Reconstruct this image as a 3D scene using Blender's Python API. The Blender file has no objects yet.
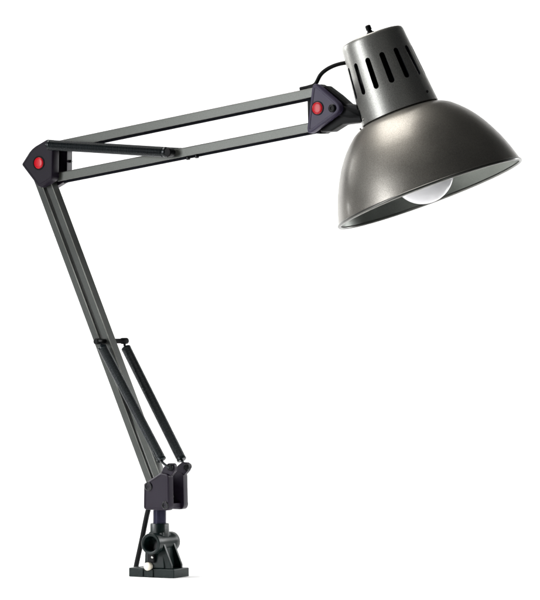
import bpy, bmesh, math
from mathutils import Vector, Matrix

# ------------------------------------------------------------------ camera, world, lamps
C = bpy.context.scene.collection
SC = bpy.context.scene
MM = 0.001
HC, DC = 276.5, 3500.0                     # camera height and distance (mm)

cam = bpy.data.cameras.new('camera')
cam_o = bpy.data.objects.new('camera', cam); C.objects.link(cam_o)
cam.sensor_fit = 'VERTICAL'; cam.sensor_height = 36.0; cam.sensor_width = 36.0
cam.lens = 36.0 * DC / 600.0
cam.clip_start = 0.1; cam.clip_end = 100
cam_o.location = (0, -DC*MM, HC*MM); cam_o.rotation_euler = (math.radians(90), 0, 0)
SC.camera = cam_o

w = bpy.data.worlds.new('World'); SC.world = w; w.use_nodes = True
bg = w.node_tree.nodes['Background']
bg.inputs[0].default_value = (0.9, 0.95, 1.0, 1); bg.inputs[1].default_value = 0.03

def area(name, loc, target, sx, sy, power, col=(1, 1, 1)):
    l = bpy.data.lights.new(name, 'AREA'); l.shape = 'RECTANGLE'; l.size = sx; l.size_y = sy
    l.energy = power; l.color = col
    o = bpy.data.objects.new(name, l); C.objects.link(o); o.location = loc
    o.rotation_euler = (Vector(target) - Vector(loc)).to_track_quat('-Z', 'Y').to_euler()
    return o

area('overhead_softbox', (-0.55, 0.12, 1.70), (-0.05, -0.05, 0.2), 1.15, 0.85, 17, (1, .97, .93))
area('side_softbox', (-1.55, -0.95, 0.55), (0.05, -0.1, 0.42), 0.55, 0.95, 16, (.97, .98, 1))
area('front_strip', (1.05, -2.2, 0.45), (-0.05, 0, 0.28), 0.18, 0.9, 1.8, (1, 1, .97))
area('left_backdrop_lamp', (-1.05, 0.80, 0.62), (0.25, 1.35, 0.2), 0.20, 0.5, 11)
area('right_backdrop_lamp', (1.05, 0.80, 0.50), (-0.25, 1.35, 0.25), 0.20, 0.5, 11)
# two gridded fill lamps, added to brighten the white surface around the foot
for sx_ in (-1, 1):
    g = area('surface_fill', (0.80*sx_, 0.06, 0.40), (0.14*sx_, 0.06, 0.0), 1.3, 0.2, 1.9)
    g.data.spread = math.radians(38)

SC.view_settings.view_transform = 'Standard'; SC.view_settings.look = 'None'
SC.view_settings.exposure = 0.0; SC.view_settings.gamma = 1.0
SC.cycles.use_denoising = True

# ------------------------------------------------------------------ materials
def mat(name, col, rough=0.5, metal=0.0, spec=0.5, coat=0.0, coat_rough=0.1, flake=0.0, flake_scale=1400,
        bump=0.0, bump_scale=900, var=0.0):
    m = bpy.data.materials.new(name); m.use_nodes = True
    nt = m.node_tree; b = nt.nodes['Principled BSDF']
    b.inputs['Base Color'].default_value = (*col, 1); b.inputs['Roughness'].default_value = rough
    b.inputs['Metallic'].default_value = metal; b.inputs['Specular IOR Level'].default_value = spec
    b.inputs['Coat Weight'].default_value = coat; b.inputs['Coat Roughness'].default_value = coat_rough
    tc = nt.nodes.new('ShaderNodeTexCoord')
    if flake or var:
        n1 = nt.nodes.new('ShaderNodeTexNoise'); n1.inputs['Scale'].default_value = flake_scale
        n1.inputs['Detail'].default_value = 2
        n2 = nt.nodes.new('ShaderNodeTexNoise'); n2.inputs['Scale'].default_value = 22
        n2.inputs['Detail'].default_value = 4
        nt.links.new(tc.outputs['Object'], n1.inputs['Vector']); nt.links.new(tc.outputs['Object'], n2.inputs['Vector'])
        m1 = nt.nodes.new('ShaderNodeMapRange'); m1.inputs[1].default_value = 0.3; m1.inputs[2].default_value = 0.7
        m1.inputs[3].default_value = 1 - flake; m1.inputs[4].default_value = 1 + flake
        m2 = nt.nodes.new('ShaderNodeMapRange'); m2.inputs[1].default_value = 0.3; m2.inputs[2].default_value = 0.7
        m2.inputs[3].default_value = 1 - var; m2.inputs[4].default_value = 1 + var
        nt.links.new(n1.outputs['Fac'], m1.inputs[0]); nt.links.new(n2.outputs['Fac'], m2.inputs[0])
        mu = nt.nodes.new('ShaderNodeMath'); mu.operation = 'MULTIPLY'
        nt.links.new(m1.outputs[0], mu.inputs[0]); nt.links.new(m2.outputs[0], mu.inputs[1])
        vm = nt.nodes.new('ShaderNodeVectorMath'); vm.operation = 'SCALE'
        vm.inputs[0].default_value = col; nt.links.new(mu.outputs[0], vm.inputs['Scale'])
        nt.links.new(vm.outputs[0], b.inputs['Base Color'])
        m3 = nt.nodes.new('ShaderNodeMath'); m3.operation = 'MULTIPLY'; m3.inputs[1].default_value = rough
        nt.links.new(m2.outputs[0], m3.inputs[0]); nt.links.new(m3.outputs[0], b.inputs['Roughness'])
    if bump:
        n3 = nt.nodes.new('ShaderNodeTexNoise'); n3.inputs['Scale'].default_value = bump_scale
        n3.inputs['Detail'].default_value = 3
        nt.links.new(tc.outputs['Object'], n3.inputs['Vector'])
        bp = nt.nodes.new('ShaderNodeBump'); bp.inputs['Strength'].default_value = bump
        bp.inputs['Distance'].default_value = 0.0004
        nt.links.new(n3.outputs['Fac'], bp.inputs['Height']); nt.links.new(bp.outputs[0], b.inputs['Normal'])
    return m

M = {
 'paper': mat('white_paper', (.93, .93, .93), .9, spec=.1, bump=.02, bump_scale=300),
 'dome': mat('pewter_paint', (.32, .305, .275), .38, .80, coat=.1, coat_rough=.12, flake=.24, var=.08, bump=.05),
 'cap': mat('gunmetal_paint', (.40, .40, .375), .41, .80, coat=.08, coat_rough=.15, flake=.25, var=.05, bump=.06),
 'lining': mat('lining_paint', (.20, .215, .195), .38, .6, flake=.1, var=.06),
 'rim': mat('rim_paint', (.15, .15, .14), .3, .8, var=.05),
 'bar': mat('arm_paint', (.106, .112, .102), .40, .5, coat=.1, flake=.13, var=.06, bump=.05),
 'lower_bar': mat('arm_paint_shaded', (.050, .054, .049), .36, .5, coat=.1, flake=.13, var=.08, bump=.05),  # arm paint darkened, dimmer light on the lower bars put into the colour
 'edge_glint': mat('painted_edge_glint', (.75, .77, .72), .35, .6, var=.2),  # bright strip, the light caught by the bar edges painted in
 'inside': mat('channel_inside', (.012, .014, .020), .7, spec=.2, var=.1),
 'spring': mat('spring_steel', (.008, .013, .015), .3, .3, spec=.5, var=.15),
 'plate': mat('purple_black_plastic', (.011, .0075, .0155), .40, spec=.22, var=.1, bump=.12, bump_scale=1500),
 'tri': mat('purple_grey_plastic', (.055, .045, .088), .45, spec=.35, var=.06, bump=.1, bump_scale=1500),
 'black': mat('black_plastic', (.0025, .003, .0035), .45, spec=.14, var=.1, bump=.08),
 'base': mat('green_black_castmetal', (.003, .0078, .0074), .36, spec=.2, var=.15, bump=.25, bump_scale=700),
 'post': mat('blue_steel', (.014, .014, .035), .25, .5, var=.08),
 'red': mat('red_button_plastic', (.70, .006, .018), .35, spec=.35, coat=.15, coat_rough=.15, var=.05),
 'cream': mat('cream_plastic', (.86, .80, .66), .4, var=.03),
 'bulb': mat('frosted_glass', (.86, .86, .89), .22, spec=.5, coat=.3, coat_rough=.1, var=.02),
 'screw': mat('dark_screw', (.008, .008, .010), .28, .2, var=.1),
 'brass': mat('socket_metal', (.20, .19, .17), .35, .9, var=.1),
 'rivet': mat('bright_rivet', (.45, .45, .43), .25, 1.0, var=.08),
}

# ------------------------------------------------------------------ frames
ROOT = Vector((159.5 - 270, 0, 0))         # lamp foot, world mm

class Frame:
    """an upright plane through the lamp foot, turned by yaw degrees about the post"""
    def __init__(s, yaw):
        a = math.radians(yaw)
        s.u = Vector((math.cos(a), -math.sin(a), 0)); s.n = Vector((math.sin(a), math.cos(a), 0))
    def at(s, px, py, d=0.0):              # photo position measured at depth d off the plane -> (x, z) in the plane
        cam_p = Vector((0, -DC, HC)); ray = Vector((px - 270, DC, 300 - py))
        t = (d - (cam_p - ROOT).dot(s.n)) / ray.dot(s.n)
        p = cam_p + ray * t - ROOT
        return (p.dot(s.u), p.z)
    def w(s, x, y, z):                     # plane coordinates -> mm from the foot
        return s.u * x + s.n * y + Vector((0, 0, z))
ARM = Frame(33); BASE = Frame(28)

# ------------------------------------------------------------------ mesh helpers (mm from the foot)
def link(name, bm, m, parent, smooth=35, bevel=0.0, mats=None):
    me = bpy.data.meshes.new(name)
    bmesh.ops.recalc_face_normals(bm, faces=bm.faces)
    for v in bm.verts: v.co *= MM
    for f in bm.faces: f.smooth = True
    bm.to_mesh(me); bm.free()
    me.set_sharp_from_angle(angle=math.radians(smooth))
    for x in (mats or [m]): me.materials.append(x)
    o = bpy.data.objects.new(name, me); C.objects.link(o)
    if bevel:
        b = o.modifiers.new('bevel', 'BEVEL'); b.width = bevel*MM; b.segments = 3; b.limit_method = 'ANGLE'
        b.angle_limit = math.radians(30); b.harden_normals = True
    if parent: o.parent = parent
    return o

def loft(bm, rings, cap0=True, cap1=True, mi=0):
    vs = [[bm.verts.new(p) for p in r] for r in rings]
    n = len(vs[0])
    for a, b in zip(vs, vs[1:]):
        for i in range(n):
            f = bm.faces.new((a[i], a[(i+1) % n], b[(i+1) % n], b[i])); f.material_index = mi
    if cap0: bm.faces.new(vs[0][::-1])
    if cap1: bm.faces.new(vs[-1])
    return vs

def round_poly(pts, r, n=5):
    out = []; N = len(pts)
    rs = r if isinstance(r, (list, tuple)) else [r]*N
    for i in range(N):
        p0, p, p1 = Vector(pts[i-1]), Vector(pts[i]), Vector(pts[(i+1) % N])
        a, b = (p0-p), (p1-p); la, lb = a.length, b.length; a.normalize(); b.normalize()
        ang = a.angle(b); rr = rs[i]
        t = min(rr / math.tan(ang/2), la*.48, lb*.48)
        q0, q1 = p + a*t, p + b*t
        for k in range(n+1):
            s = k/n
            out.append(tuple(q0*(1-s)**2 + p*2*s*(1-s) + q1*s*s))
    return out

def inset(pts, d):
    """move every point of a closed outline inwards by d"""
    N = len(pts)
    area2 = sum(pts[i][0]*pts[(i+1) % N][1] - pts[(i+1) % N][0]*pts[i][1] for i in range(N))
    sg = 1 if area2 > 0 else -1
    out = []
    for i in range(N):
        p0, p, p1 = Vector(pts[i-1]), Vector(pts[i]), Vector(pts[(i+1) % N])
        e0, e1 = (p-p0), (p1-p)
        if e0.length < 1e-6: e0 = e1
        if e1.length < 1e-6: e1 = e0
        e0 = e0.normalized(); e1 = e1.normalized()
        n0, n1 = Vector((-e0.y, e0.x))*sg, Vector((-e1.y, e1.x))*sg
        m = (n0+n1)
        m = n0 if m.length < 1e-6 else m.normalized()
        k = max(.35, m.dot(n0))
        out.append(tuple(p + m*(d/k)))
    return out

def plate(bm, F, pts, layers):
    """outline in the plane, layers = [(depth, inset), ...]"""
    loft(bm, [[F.w(x, d, z) for x, z in (inset(pts, i) if i else pts)] for d, i in layers])

def plate_r(bm, F, raw, radii, layers, n=5):
    loft(bm, [[F.w(x, d, z) for x, z in round_poly(inset(raw, i) if i else raw, [max(r-i, .5) for r in radii], n)] for d, i in layers])

def basis(axis):
    a = axis.normalized(); h = Vector((0, 0, 1)) if abs(a.z) < .9 else Vector((1, 0, 0))
    x = a.cross(h).normalized(); return x, a.cross(x).normalized(), a

def lathe(bm, org, axis, prof, n=32, cap0=True, cap1=True, mi=0):
    x, y, a = basis(axis)
    rings = []
    for s, r in prof:
        rings.append([org + a*s + x*(r*math.cos(2*math.pi*i/n)) + y*(r*math.sin(2*math.pi*i/n)) for i in range(n)])
    loft(bm, rings, cap0, cap1, mi)

def rod(bm, p, q, r, n=20, ch=None):
    ch = min(.6, r*.25) if ch is None else ch
    L = (q-p).length
    lathe(bm, p, q-p, [(0, r-ch), (ch, r), (L-ch, r), (L, r-ch)], n)

def tube(bm, pts, r, n=8, closed_caps=True):
    rings = []; N = len(pts)
    t = (pts[1]-pts[0]).normalized(); x, y, _ = basis(t)
    for i in range(N):
        a = pts[max(i-1, 0)]; b = pts[min(i+1, N-1)]
        t2 = (b-a).normalized()
        q = t.rotation_difference(t2); x = q @ x; y = q @ y; t = t2
        rr = r[i] if isinstance(r, list) else r
        rings.append([pts[i] + x*(rr*math.cos(2*math.pi*k/n)) + y*(rr*math.sin(2*math.pi*k/n)) for k in range(n)])
    loft(bm, rings, closed_caps, closed_caps)

def catmull(pts, n=10):
    P = [pts[0]*2-pts[1]] + pts + [pts[-1]*2-pts[-2]]; out = []
    for i in range(1, len(P)-2):
        p0, p1, p2, p3 = P[i-1:i+3]
        for k in range(n):
            t = k/n
            out.append(.5*((2*p1)+(p2-p0)*t+(2*p0-5*p1+4*p2-p3)*t*t+(3*p1-p0-3*p2+p3)*t**3))
    out.append(pts[-1]); return out

# ------------------------------------------------------------------ white seamless sweep the lamp stands on
bm = bmesh.new()
prof = [(-520, 0), (900, 0)]
for k in range(1, 13):
    a = math.radians(90*k/12); prof.append((900 + 500*math.sin(a), 500 - 500*math.cos(a)))
prof.append((1400, 1500))
rows = [[bm.verts.new((x, y, z)) for x in (-1000, 1000)] for y, z in prof]
low = [[bm.verts.new((x, y + (4 if i > 8 else 0), z-4)) for x in (-1000, 1000)] for i, (y, z) in enumerate(prof)]
for a, b in zip(rows, rows[1:]): bm.faces.new((a[0], a[1], b[1], b[0]))
for a, b in zip(low, low[1:]): bm.faces.new((a[1], a[0], b[0], b[1]))
sweep = link('backdrop', bm, M['paper'], None, 60)
sweep['kind'] = 'structure'

# ------------------------------------------------------------------ the lamp
lamp = bpy.data.objects.new('desk_lamp', None); C.objects.link(lamp)
lamp.location = ROOT * MM
lamp['label'] = 'pewter swing arm desk lamp with springs, red buttons and black mounting foot on white'
lamp['category'] = 'lamp'
lamp.empty_display_size = .05

A = ARM
W = A.w

# ---- mounting foot
B = BASE
bm = bmesh.new()
fx0, _ = B.at(128.6, 572, -15); fx1, _ = B.at(173.9, 572, -15)
fl = round_poly([(fx0, 0), (fx1, 0), (fx1, 9), (fx0, 9)], .01, 1)
plate(bm, B, [(fx0, .0), (fx1, .0), (fx1, 9), (fx0, 9)], [(-15, 0), (16, 0)])
foot = link('mounting_foot', bm, M['base'], lamp, 30, 1.0)
fm = (fx0+fx1)/2
cx = B.at(159.6, 530, 0)[0]
# body column, ribs, cross tube, collar
bm = bmesh.new()
def ringrect(x0, x1, y0, y1, z): return [B.w(x0, y0, z), B.w(x1, y0, z), B.w(x1, y1, z), B.w(x0, y1, z)]
tx, tz = B.at(150.2, 544, -23)
loft(bm, [ringrect(tx-9, tx+11, -14, 12, 9.01), ringrect(tx-9, tx+11, -14, 12, 12), ringrect(cx-9, cx+9.5, -10.5, 10, 34), ringrect(cx-8, cx+8, -8, 8, 45)])
link('body_column', bm, M['base'], foot, 30, 1.2)
for y0, y1 in ((-12.5, -9), (7.5, 11)):
    bm = bmesh.new()
    plate(bm, B, [(cx+5, 9.02), (fx1-4.5, 9.02), (fx1-4.5, 12.5), (cx+10.5, 36), (cx+5, 40)], [(y0, 0), (y1, 0)])
    link('gusset_rib', bm, M['base'], foot, 30, .6)
    bm = bmesh.new()
    plate(bm, B, [(cx-5, 40), (cx-9.6, 34), (tx-13, 9.02), (cx-5, 9.02)], [(y0+.4, 0), (y1+.4, 0)])
    link('gusset_rib', bm, M['base'], foot, 30, .6)
bm = bmesh.new()
lathe(bm, B.w(tx, -23, tz), B.n, [(26, .05), (26, 7.2), (1.2, 7.4), (.3, 7.9), (0, 8.4), (0, 10.0), (.7, 10.7), (7.5, 10.7), (9, 9.4), (33, 9.4), (35, 10.2), (42.5, 10.2), (43.5, 9.4), (43.5, 7.2), (30, 7.0), (30, .05)], 48)
link('cross_tube', bm, M['base'], foot, 40)
bm = bmesh.new()
z0 = B.at(159.6, 536, 0)[1]; z1 = B.at(159.6, 523.4, -3)[1]
lathe(bm, B.w(cx, 0, z0-4), Vector((0, 0, 1)), [(-14, 10.6), (-1, 9.8), (z1-z0+3.2, 9.4), (z1-z0+4, 8.8), (z1-z0+4, 6.9), (z1-z0, 6.8)], 40)
link('collar', bm, M['base'], foot, 40)
# front pad with slots, keyhole block and cream plug
bm = bmesh.new()
for a, b in ((138.2, 143.0), (147.3, 153.0)):
    x0 = B.at(a, 573, -16)[0]; x1 = B.at(b, 573, -16)[0]
    plate(bm, B, [(x0, .6), (x1, .6), (x1, 8.0), (x0, 8.0)], [(-16.3, 0), (-14.2, 0)])
link('front_pad', bm, M['base'], foot, 30, .5)
bm = bmesh.new()
kx, kz = B.at(151, 557.5, -17)
plate(bm, B, round_poly([(kx-5, kz-5), (kx+3.2, kz-5), (kx+3.2, kz+4.5), (kx-5, kz+4.5)], 1.6), [(-13, 0), (-16.4, 0), (-17.2, .7)])
link('latch_block', bm, M['black'], foot)
bm = bmesh.new()
p = B.w(kx+1.6, -18.2, kz+.3)
lathe(bm, p, B.n, [(0, .05), (0, 1.0), (.5, 1.4), (1.6, 1.4)], 14)
link('latch_pin', bm, M['rivet'], foot)
bm = bmesh.new()
px_, pz_ = B.at(146.7, 566.6, -19)
lathe(bm, B.w(px_, -19.5, pz_), B.n, [(0, .05), (.1, 1.8), (.7, 3.4), (1.6, 4.05), (6, 4.05)], 32)
link('end_plug', bm, M['cream'], foot, 50)
# post
bm = bmesh.new()
zt = A.at(158.5, 508, 0)[1]
rod(bm, Vector((0, 0, z0)) + B.w(cx, 0, 0), Vector((0, 0, zt)) + B.w(cx, 0, 0), 6.6, 36)
link('pivot_post', bm, M['post'], lamp)

# ---- lower bracket: two side plates, floor, screws
D0, D1 = 9.0, 17.2
bx = [(143.6, 483.6), (143.2, 509.6), (169.0, 510.9), (168.3, 474.2), (160.5, 472.6)]
bpts = [A.at(x, y, -D1) for x, y in bx]; brad = [2.0, 3.5, 5, 4, 4]
ear = round_poly([A.at(x, y, -D1) for x, y in ((158, 476), (162.0, 467), (166.5, 463.4), (172.6, 463.4), (173.2, 471), (168, 477))], [1, 4, 4, 4, 4, 1])
for s in (-1, 1):
    bm = bmesh.new()
    plate_r(bm, A, bpts, brad, [(s*D0, 0), (s*(D1-1.3), 0), (s*(D1-.4), .4), (s*D1, 1.2), (s*D1, 2.2), (s*(D1-.4), 2.6)])
    pl = link('bracket_plate', bm, M['plate'], lamp, 30)
    bm = bmesh.new(); plate(bm, A, ear, [(s*(D0+.8), 0), (s*(D1-3.2), 0), (s*(D1-2.6), .6)])
    link('spring_ear', bm, M['plate'], pl, 30)
    for (sx, sy, r) in ((148.2, 486.4, 3.1), (165.0, 505.3, 2.6)):
        x, z = A.at(sx, sy, -D1); bm = bmesh.new()
        lathe(bm, W(x, s*(D1-1.2), z), A.n*s, [(0, r+1.6), (1.5, r+1.5), (2.0, r+.9), (2.0, r), (1.1, r-.2), (1.1, r*.5), (.4, r*.45), (.4, .05)], 24)
        link('bracket_screw', bm, M['screw'], pl)
    x, z = A.at(169.6, 467.7, -D1); bm = bmesh.new()
    lathe(bm, W(x, s*(D1-3), z), A.n*s, [(0, 3.2), (3, 3.2), (3.8, 2.6), (3.8, 1.4), (3.2, 1.2), (3.2, .05)], 24)
    link('spring_stud', bm, M['black'], pl)
    if s > 0:
        x2, z2 = A.at(185.6, 467.2, D0-1.5); bm = bmesh.new()
        lathe(bm, W(x2, D0+1.5, z2), -A.n, [(0, 3.3), (2.4, 3.4), (3.4, 2.6), (3.5, 1.3), (3.2, .05)], 24)
        link('spring_stud', bm, M['black'], pl)
bm = bmesh.new()
x0, zb = A.at(143.2, 509.3, -D1); x1, _ = A.at(167, 509.3, -D1)
plate(bm, A, [(x0+2, zb+.6), (x1-1, zb+.6), (x1-1, zb+6), (x0+2, zb+6)], [(-D0-.5, 0), (D0+.5, 0)])
link('bracket_floor', bm, M['plate'], lamp, 30, .6)

# ---- bars
def bar(name_parts, a, b, t, nw, d_meas, channel=False):
    pa = Vector(A.at(*a, d_meas)); pb = Vector(A.at(*b, d_meas))
    e = (pb-pa).normalized(); q = Vector((-e.y, e.x))
    bm = bmesh.new()
    outl = [pa+q*t/2, pb+q*t/2, pb-q*t/2, pa-q*t/2]
    if not channel:
        h, g, c = nw/2, t/2, .75                  # square tube; edge highlight painted on the two right-hand corners
        sec = [(-h, -g+c), (-h, g-c), (-h+c, g), (h-c, g), (h, g-c), (h, -g+c), (h-c, -g), (-h+c, -g)]
        vs = loft(bm, [[W((P + q*z).x, d, (P + q*z).y) for d, z in sec] for P in (pa, pb)])
        ids = {id(v): i for r in vs for i, v in enumerate(r)}
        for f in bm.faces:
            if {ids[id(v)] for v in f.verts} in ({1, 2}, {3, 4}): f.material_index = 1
        return link(name_parts, bm, M['bar'], lamp, 30, 0, [M['lower_bar'], M['edge_glint']]), pa, pb
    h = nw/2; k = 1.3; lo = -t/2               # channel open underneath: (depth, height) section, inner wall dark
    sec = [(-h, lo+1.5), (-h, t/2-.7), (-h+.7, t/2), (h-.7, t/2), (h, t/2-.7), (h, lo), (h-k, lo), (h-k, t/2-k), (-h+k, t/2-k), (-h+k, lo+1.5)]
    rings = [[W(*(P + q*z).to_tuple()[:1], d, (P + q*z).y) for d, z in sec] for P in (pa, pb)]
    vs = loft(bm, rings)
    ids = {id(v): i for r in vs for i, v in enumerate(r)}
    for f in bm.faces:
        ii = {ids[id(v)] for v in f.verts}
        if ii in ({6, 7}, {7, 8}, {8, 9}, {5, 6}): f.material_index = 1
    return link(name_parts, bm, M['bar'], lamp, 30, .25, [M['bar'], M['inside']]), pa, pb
TL, NL = 7.6, 11.5
# lower pair: horizontal face width in the picture is about 7.3 px
def lower_edge(y): return 36.0 + .3726*(y-188.5)
hw = 3.7
def low(y, k): return (lower_edge(y) + hw + k*9.9, y)
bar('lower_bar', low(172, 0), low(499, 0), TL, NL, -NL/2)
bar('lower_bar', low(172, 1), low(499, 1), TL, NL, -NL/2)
TU = 10.4
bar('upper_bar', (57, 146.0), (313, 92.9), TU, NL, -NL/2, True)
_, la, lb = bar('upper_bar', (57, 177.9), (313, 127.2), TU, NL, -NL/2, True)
def on_lower_upperbar(x):
    for k in range(1):
        f = (A.at(x, 150, 0)[0]-la.x)/(lb.x-la.x)
        return la + (lb-la)*f

# ---- elbow: two plates with red buttons, pins
E0, E1 = 7.0, 17.2
ex = [(20.6, 164.4), (31.0, 148.2), (46.8, 138.9), (53.1, 143), (52.6, 179.5), (38.4, 188.0)]
epts = [A.at(x, y, -E1) for x, y in ex]
erad = [3, 26, 5, 4, 6, 4]
epts_r = [A.at(x, y, -E1) for x, y in ((20.6, 164.4), (31.0, 148.2), (46.8, 139.1), (58.4, 138.4), (58.4, 142), (53.1, 147), (52.6, 179.5), (38.4, 188.0))]
erad_r = [3, 26, 8, 3, 2, 2, 6, 4]
bxr, bzr = A.at(38.5, 163.0, -E1)
for s in (-1, 1):
    bm = bmesh.new()
    plate_r(bm, A, epts if s < 0 else epts_r, erad if s < 0 else erad_r, [(s*E0, 0), (s*(E1-2.2), 0), (s*(E1-.6), .7), (s*E1, 1.6), (s*E1, 2.6), (s*(E1-.5), 3.1)], 7)
    pl = link('elbow_plate', bm, M['plate'], lamp, 30)
    bm = bmesh.new()
    lathe(bm, W(bxr, s*(E1-1), bzr), A.n*s, [(0, 7.2), (1.2, 7.2), (1.2, 6.3), (.6, 6.2), (.6, .05)], 36)
    link('button_ring', bm, M['black'], pl)
    bm = bmesh.new()
    lathe(bm, W(bxr, s*(E1-.6), bzr), A.n*s, [(0, 5.8), (.6, 5.8), (1.1, 5.4), (1.45, 4.1), (1.6, 2.1), (1.65, .05)], 36)
    link('red_button', bm, M['red'], pl, 60)
# elbow spacer (closed back of the joint, towards the left) and pins
bm = bmesh.new()
sp = [A.at(x, y, -E1) for x, y in ((23.5, 163.5), (32, 152), (45, 143), (47, 147), (33, 160), (30, 166), (38, 182), (36, 184))]
plate(bm, A, sp, [(-E0-.5, 0), (E0+.5, 0)])
link('elbow_spacer', bm, M['black'], lamp, 30, .5)
bm = bmesh.new()
x, z = A.at(49, 160.5, -E1); rod(bm, W(x, 12, z), W(x+7.2, 12, z), 1.5, 12)
link('set_screw', bm, M['screw'], lamp)
# ---- springs
def spring(p, q, R, parent=None):
    """closely wound coil with a smooth end collar and a hook at either end"""
    ax = q-p; L = ax.length; x, y, a = basis(ax)
    wr, pitch = .68, 1.36; c0 = 3.0; n = int((L-2*c0)/pitch); seg = 18
    pts = []
    for i in range(n*seg+1):
        t = i/seg; an = 2*math.pi*t
        pts.append(p + a*(c0 + t*pitch) + x*((R-wr)*math.cos(an)) + y*((R-wr)*math.sin(an)))
    bm = bmesh.new(); tube(bm, pts, wr, 8)
    # core keeps light from passing between the turns
    lathe(bm, p, a, [(1.2, .05), (1.2, R*.55), (2.6, R*.8), (L-2.6, R*.8), (L-1.2, R*.55), (L-1.2, .05)], 16)
    o = link('spring', bm, M['spring'], parent or lamp, 50)
    for e, dr in ((p, -1), (q, 1)):
        bm = bmesh.new()
        lathe(bm, e - a*dr*3.2, a*dr, [(0, R*.9), (.6, R), (2.6, R), (3.2, R*.85), (3.2, .05)], 24)
        link('end_collar', bm, M['spring'], o)
    return o
# lower springs between cross pin and bracket studs
RS = 5.0
TOPS = {-1: (101.9, 346.5, -17.0), 1: (125.6, 347.3, 29.0)}; BOTS = {-1: (161.8, 460.5, -17.5), 1: (182.0, 460.3, 17.5)}
PINX, PINZ = A.at(107.6, 341.2, 0)
for s in (-1, 1):
    lt = A.at(*TOPS[s]); lbm = A.at(*BOTS[s])
    p = W(lt[0], TOPS[s][2], lt[1]); q = W(lbm[0], BOTS[s][2], lbm[1])
    o = spring(p, q, RS)
    dirv = (q-p).normalized()
    x, z = A.at(169.6, 467.7, -D1); st = W(x, s*(D1-.2), z)
    bm = bmesh.new(); tube(bm, catmull([q, q+dirv*3, st + Vector((0, 0, -.4))], 6), 1.3, 8); link('hook', bm, M['spring'], o)
    bm = bmesh.new(); tube(bm, catmull([p, p-dirv*2.5, W(PINX+.6, TOPS[s][2], PINZ)], 6), 1.3, 8); link('hook', bm, M['spring'], o)
bm = bmesh.new()
lathe(bm, W(PINX, -21.0, PINZ), A.n, [(0, .05), (0, 2.5), (.8, 3.2), (7, 3.2), (8, 2.5), (45, 2.5), (46, 3.2), (53.7, 3.2), (54.5, 2.5), (54.5, .05)], 24)
link('spring_pin', bm, M['black'], lamp)
# upper springs between elbow top and a pin through the lower of the two upper bars
ut = A.at(48.5, 144.9, -21.5); 
ub = A.at(166.5, 152.2, -13.2)
for s in (-1, 1):
    p = W(ut[0], s*21.5, ut[1]); q = W(ub[0], s*13.2, ub[1])
    o = spring(p, q, RS+.3)
    dirv = (q-p).normalized()
    bm = bmesh.new(); tube(bm, catmull([p+dirv*1, p-dirv*2.5, W(ut[0]-3.6, s*15.5, ut[1]-2.0)], 6), 1.6, 8); link('hook', bm, M['spring'], o)
    bm = bmesh.new(); c = on_lower_upperbar(170)
    rod(bm, q-dirv*1, q+dirv*2.5, 2.3, 16); lathe(bm, q+dirv*3.4-A.n*4.2, A.n, [(0, .05), (0, 3.6), (.8, 4.6), (7.6, 4.6), (8.4, 3.6), (8.4, .05)], 24)
    link('spring_eye', bm, M['black'], o)
    e = q+dirv*3.4
c1 = W(ub[0], 0, ub[1]); 
bm = bmesh.new(); pu = Vector((e.dot(A.u), 0, e.z))
rod(bm, W(e.dot(A.u), -16, e.z), W(e.dot(A.u), 16, e.z), 2.4, 20)
link('spring_pin', bm, M['black'], lamp)
for fx in (187.5, 196.3):
    c = on_lower_upperbar(fx); ee = (lb-la).normalized(); q2 = Vector((ee.y, -ee.x))
    bm = bmesh.new(); p0 = W(*(c+q2*3.6).to_tuple()[:1], 0, (c+q2*3.6).y); p1 = W((c+q2*(TU/2+1.9)).x, 0, (c+q2*(TU/2+1.9)).y)
    rod(bm, p0, p1, 2.3, 16, .8); link('bar_bolt', bm, M['screw'], lamp)

# ---- head joint
H0, H1 = 6.6, 13.5
tri = [(312.6, 80.5), (344.5, 108.2), (305.8, 137.0)]
tpts = [A.at(x, y, -H1) for x, y in tri]
bm = bmesh.new()
plate_r(bm, A, tpts, [5, 9, 5], [(-H0, 0), (-(H1-1.2), 0), (-(H1-.3), .5), (-H1, 1.2), (-H1, 2.8), (-(H1-.5), 3.3)], 8)
front = link('joint_plate', bm, M['tri'], lamp, 30)
front['label'] = 'purple grey triangular joint plate'
x, z = A.at(317.4, 108.2, -H1); bm = bmesh.new()
lathe(bm, W(x, -H1+.8, z), -A.n, [(0, 7.0), (.9, 6.9), (1.1, 6.3)], 36); 
link('button_ring', bm, M['plate'], front)
bm = bmesh.new()
lathe(bm, W(x, -H1+.5, z), -A.n, [(0, 6.1), (.5, 6.1), (1.0, 5.7), (1.35, 4.3), (1.5, 2.2), (1.55, .05)], 36)
link('red_button', bm, M['red'], front, 60)
x, z = A.at(332.3, 108.3, -H1); bm = bmesh.new()
lathe(bm, W(x, -H1+.6, z), -A.n, [(0, 3.9), (1.6, 3.9), (2.4, 3.0), (2.4, 1.6), (1.6, 1.4), (1.6, .05)], 24)
link('joint_screw', bm, M['black'], front)
rear = [(311, 88.5), (314, 85.6), (325.5, 84.6), (338, 94), (351, 104.5), (359.5, 106.0), (363, 121.0), (346, 122.4), (337, 128.5), (329, 133.8), (321, 134.0), (312, 129)]
rpts = [A.at(x, y, H1) for x, y in rear]
rout = round_poly(rpts, [2, 3, 3, 4, 4, 2, 2, 4, 5, 4, 3, 3])
bm = bmesh.new()
plate(bm, A, rout, [(H0, 0), (H1-1, 0), (H1, 1)])
rearo = link('rear_joint_plate', bm, M['black'], lamp, 30)
neck = [(322, 85.5), (329, 86), (341, 95), (351, 103.8), (361, 105.2), (366, 121.8), (357, 123.2), (346, 124.6), (335, 131.5), (324, 132.5)]
npts = round_poly([A.at(x, y, 2) for x, y in neck], [2, 3, 4, 4, 1, 1, 4, 6, 4, 2])
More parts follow.
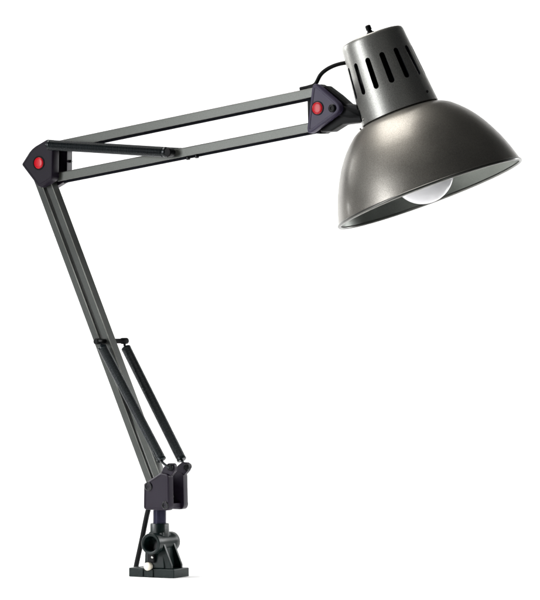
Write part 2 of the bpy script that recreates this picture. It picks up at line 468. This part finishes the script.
bm = bmesh.new(); plate(bm, A, npts, [(-5.2, 1.2), (-4.2, .2), (-3.4, 0), (6.5, 0), (6.7, .4)])
link('shade_neck', bm, M['black'], lamp, 40)
bm = bmesh.new()
nk = [(338, 104), (352, 108), (360, 110), (362, 117.5), (350, 118), (338, 116)]
plate(bm, A, round_poly([A.at(x, y, -5) for x, y in nk], 2), [(-4.8, 0), (-6.0, .4), (-6.5, 1.3)])
link('neck_rib', bm, M['black'], lamp, 40)

# ---- shade: axis from the cap's top to the mouth, turned a little to the viewer
nx, nz = A.at(360, 113, 2); neckp = W(nx, 2, nz)
Yc = neckp.y
camv = Vector((0, -DC, HC)) - ROOT
def at_depth(px, py, Y):
    ray = Vector((px-270, DC, 300-py)); t = (Y - camv.y)/DC
    return camv + ray*t
K = (DC + Yc)/DC                              # mm per photo px at the shade's distance
mid = at_depth(400.5, 114.3, Yc)
v = (mid - camv).normalized()
Rt = (Vector((1, 0, 0)) - v*v.x).normalized(); Up = Rt.cross(v).normalized()
TILT = math.radians(6.5)
ax = (Rt*.350 - Up*.937).normalized()*math.cos(TILT) - v*math.sin(TILT)
# side vectors: sx to the right in the picture, sf to the front
sf = (-v - ax*(-v).dot(ax)).normalized(); sx = ax.cross(sf).normalized()
if sx.dot(Rt) < 0: sx = -sx
A0 = mid - ax*(83.3*K)
def S(s, r, ang): return A0 + ax*(s*K) + (sx*math.sin(ang) + sf*math.cos(ang))*(r*K)   # ang 0 = front, + right

def cap_r(s): return 32.2 + (s/81.0)*8.0
# cap with 14 real slots
NS, PER = 14, 16
s_top, s_bot, sw = 22.4, 55.2, 2.75
off = math.radians(5.6)
# columns: positions within each sector (fraction units in degrees)
sec = 360.0/NS
bm = bmesh.new()
srows = [3.2, 6, 10, 14, 18, s_top-.6, None, 31, 38.6, 46, None, s_bot+.6, 60, 65, 70, 75, 80, 82.2]
i_t, i_b = 6, 10
cols = []
for k in range(NS):
    base_a = off + math.radians(sec)*k
    dw = sw/cap_r(38)
    half = math.radians(sec)/2
    ds = [-dw*math.cos(math.pi*j/8) for j in range(9)]
    ds += [dw + (2*half-2*dw)*j/7 for j in range(1, 7)]
    for j, d in enumerate(ds): cols.append((base_a, d, dw, j))
grid = []
for (ba, d, dw, j) in cols:
    col = []
    h = math.sqrt(max(0, 1-(d/dw)**2))*sw if abs(d) <= dw else 0
    for i, s in enumerate(srows):
        if i == i_t: s = s_top + sw - h
        elif i == i_b: s = s_bot - sw + h
        col.append((s, cap_r(s), ba+d))
    grid.append(col)
def skin(dr, ds=0): return [[bm.verts.new(S(s, r-dr, a)) for (s, r, a) in col] for col in grid]
TH = 1.3
outer = skin(0); inner = skin(TH)
Nc = len(cols)
for c in range(Nc):
    c2 = (c+1) % Nc; in_slot = cols[c][3] < 8
    for i in range(len(srows)-1):
        if in_slot and i_t <= i < i_b: continue
        bm.faces.new((outer[c][i], outer[c2][i], outer[c2][i+1], outer[c][i+1]))
        bm.faces.new((inner[c][i+1], inner[c2][i+1], inner[c2][i], inner[c][i])).material_index = 1  # inner skin and slot walls near black, shade put into the colour
    if in_slot:
        for i in (i_t, i_b):
            bm.faces.new((outer[c][i], outer[c2][i], inner[c2][i], inner[c][i])).material_index = 1
    if cols[c][3] in (0, 8):
        for i in range(i_t, i_b):
            bm.faces.new((outer[c][i], outer[c][i+1], inner[c][i+1], inner[c][i])).material_index = 1
    bm.faces.new((outer[c][-1], outer[c2][-1], inner[c2][-1], inner[c][-1]))
# rounded top
prev_o = [outer[c][0] for c in range(Nc)]
for (s, r) in ((1.5, 32.0), (.6, 31.5), (.1, 30.6), (-.25, 28), (-.9, 18), (-1.2, 8)):
    cur = [bm.verts.new(S(s, r, cols[c][0]+cols[c][1])) for c in range(Nc)]
    for c in range(Nc): bm.faces.new((prev_o[c], cur[c], cur[(c+1) % Nc], prev_o[(c+1) % Nc]))
    prev_o = cur
bm.faces.new(prev_o)
prev_i = [inner[c][0] for c in range(Nc)]
cur = [bm.verts.new(S(1.6, 26, cols[c][0]+cols[c][1])) for c in range(Nc)]
for c in range(Nc): bm.faces.new((prev_i[c], cur[c], cur[(c+1) % Nc], prev_i[(c+1) % Nc]))
bm.faces.new(cur)
cap = link('shade_cap', bm, M['cap'], lamp, 40, mats=[M['cap'], M['inside']])

# switch on the cap
bm = bmesh.new()
lathe(bm, S(-.9, 0, 0), -ax, [(0, 5.6*K), (1.4, 5.6*K), (1.6, 4.3*K), (3.6, 4.1*K), (4.0, 3.0*K)], 24)
link('switch_nut', bm, M['screw'], cap, 30)
bm = bmesh.new()
lathe(bm, S(-4.5, 0, 0), -ax, [(0, 2.7*K), (1.6, 2.7*K), (1.8, 2.2*K), (2.6, 2.2*K), (2.8, 2.9*K), (7.0*K, 2.8*K), (7.8*K, 2.0*K), (7.8*K, .05)], 20)
link('switch_knob', bm, M['black'], cap, 30)
# screws on the cap and the dome
def stud(s, r, ang, rad, m, parent):
    p = S(s, r, ang); out = (sx*math.sin(ang) + sf*math.cos(ang)).normalized()
    bm = bmesh.new(); lathe(bm, p-out*.6, out, [(0, rad), (1.0, rad), (1.5, rad*.7), (1.6, .05)], 16)
    link('cap_screw', bm, m, parent, 40)
stud(74, cap_r(74), math.radians(56), 1.5, M['screw'], cap)
stud(77.5, cap_r(77.5), math.radians(-66), 1.2, M['rivet'], cap)

# dome
pr = [(79.5, 36.8), (83.0, 38.4), (84.8, 43.2), (88.5, 50.6), (93.5, 56.8), (100, 63.6), (107, 69.6), (115, 75.3), (124, 80.6), (133, 85.2), (142, 89.2), (151, 92.5), (159, 95.0), (164.5, 96.5)]
def dense(pts, n=4):
    P = [Vector((a, b, 0)) for a, b in pts]
    return [(q.x, q.y) for q in catmull(P, n)]
pr = [(79 + (q-79)*1.032, r) for q, r in pr]
po = dense(pr)
bm = bmesh.new(); ND = 128
def ring(s, r): return [S(s, r, 2*math.pi*i/ND) for i in range(ND)]
T = 1.4
def inner_prof(pts):
    out = []
    for i, (s, r) in enumerate(pts):
        a = pts[max(i-1, 0)]; b = pts[min(i+1, len(pts)-1)]
        ds, dr = b[0]-a[0], b[1]-a[1]; L = math.hypot(ds, dr)
        out.append((s + dr/L*T, r - ds/L*T))
    return out
pi_ = inner_prof(po)
ro = [[bm.verts.new(p) for p in ring(s, r)] for s, r in po]
ri = [[bm.verts.new(p) for p in ring(s, r)] for s, r in pi_]
def strip(a, b, mi):
    for i in range(ND):
        f = bm.faces.new((a[i], a[(i+1) % ND], b[(i+1) % ND], b[i])); f.material_index = mi
for a, b in zip(ro, ro[1:]): strip(a, b, 0)
for a, b in zip(ri, ri[1:]): strip(b, a, 1)
strip(ro[0], ri[0], 0); strip(ro[-1], ri[-1], 0)
dome = link('shade', bm, M['dome'], lamp, 60, mats=[M['dome'], M['lining']])
stud(84.6, 44.6, math.radians(-72), 1.1, M['rivet'], dome)
# rolled rim
bm = bmesh.new(); rr = 1.7
loops = [[bm.verts.new(S(168.2 + rr*math.sin(t), 96.3 + rr*math.cos(t), 2*math.pi*i/ND)) for i in range(ND)] for t in [2*math.pi*k/12 for k in range(12)]]
for k in range(12): 
    a, b = loops[k], loops[(k+1) % 12]
    for i in range(ND): bm.faces.new((a[i], a[(i+1) % ND], b[(i+1) % ND], b[i]))
link('rolled_rim', bm, M['rim'], dome, 60)

# socket and bulb
bm = bmesh.new()
lathe(bm, S(8, 0, 0), ax, [(0, .05), (0, 26.0*K), (56*K, 32.5*K), (58*K, 19*K), (80*K, 19*K), (82*K, 17*K), (82*K, .05)], 40)  # upper part widened into an added black liner that darkens the slots
link('lamp_socket_and_added_liner', bm, M['black'], lamp, 35)
bm = bmesh.new(); Rb, cb = 31.5, 145.8
bp = [(84, 13.0), (92, 13.2), (98, 15), (105, 18.6), (112, 22.6), (119, 26)]
a0 = math.asin(26/31.5)
for k in range(0, 29):
    t = (math.pi-a0)*(1-k/28)
    if k == 0: continue
    bp.append((cb + Rb*math.cos(t), max(.05, Rb*math.sin(t))))
lathe(bm, A0, ax, [(s*K, r*K) for s, r in bp], 64)
link('light_bulb', bm, M['bulb'], lamp, 60)

# ---- power cord: from the joint up into the cap, and down behind the foot
cy = neckp.y
c_in = S(40, cap_r(40)-2, math.radians(-118))
pts = [W(*A.at(300.5, 89.0, 9)[:1], 9, A.at(300.5, 89.0, 9)[1]), W(A.at(309, 87.0, 9)[0], 9, A.at(309, 87.0, 9)[1]), W(A.at(315.3, 84.2, 9)[0], 9, A.at(315.3, 84.2, 9)[1])]
for (x, y, f) in ((320.5, 75.0, .25), (327, 69.3, .5), (335.5, 65.2, .75), (344.5, 63.0, .95)):
    Y = pts[2].y*(1-f) + c_in.y*f
    pts.append(at_depth(x, y, Y))
pts.append(at_depth(352, 62.6, c_in.y))
bm = bmesh.new(); tube(bm, catmull(pts, 10), 2.0, 12)
link('power_cord', bm, M['black'], lamp, 60)
bm = bmesh.new()
cp = [(151, 500, 5), (147.6, 512, 9), (145.8, 520, 12), (141.5, 541, 16), (136.7, 563, 19), (136.0, 569, 19), (137.5, 573, 18)]
pts = []
for x, y, d in cp:
    lx, lz = A.at(x, y, d); pts.append(W(lx, d, lz))
tube(bm, catmull(pts, 8), 2.6, 12)
link('power_cord', bm, M['black'], lamp, 60)
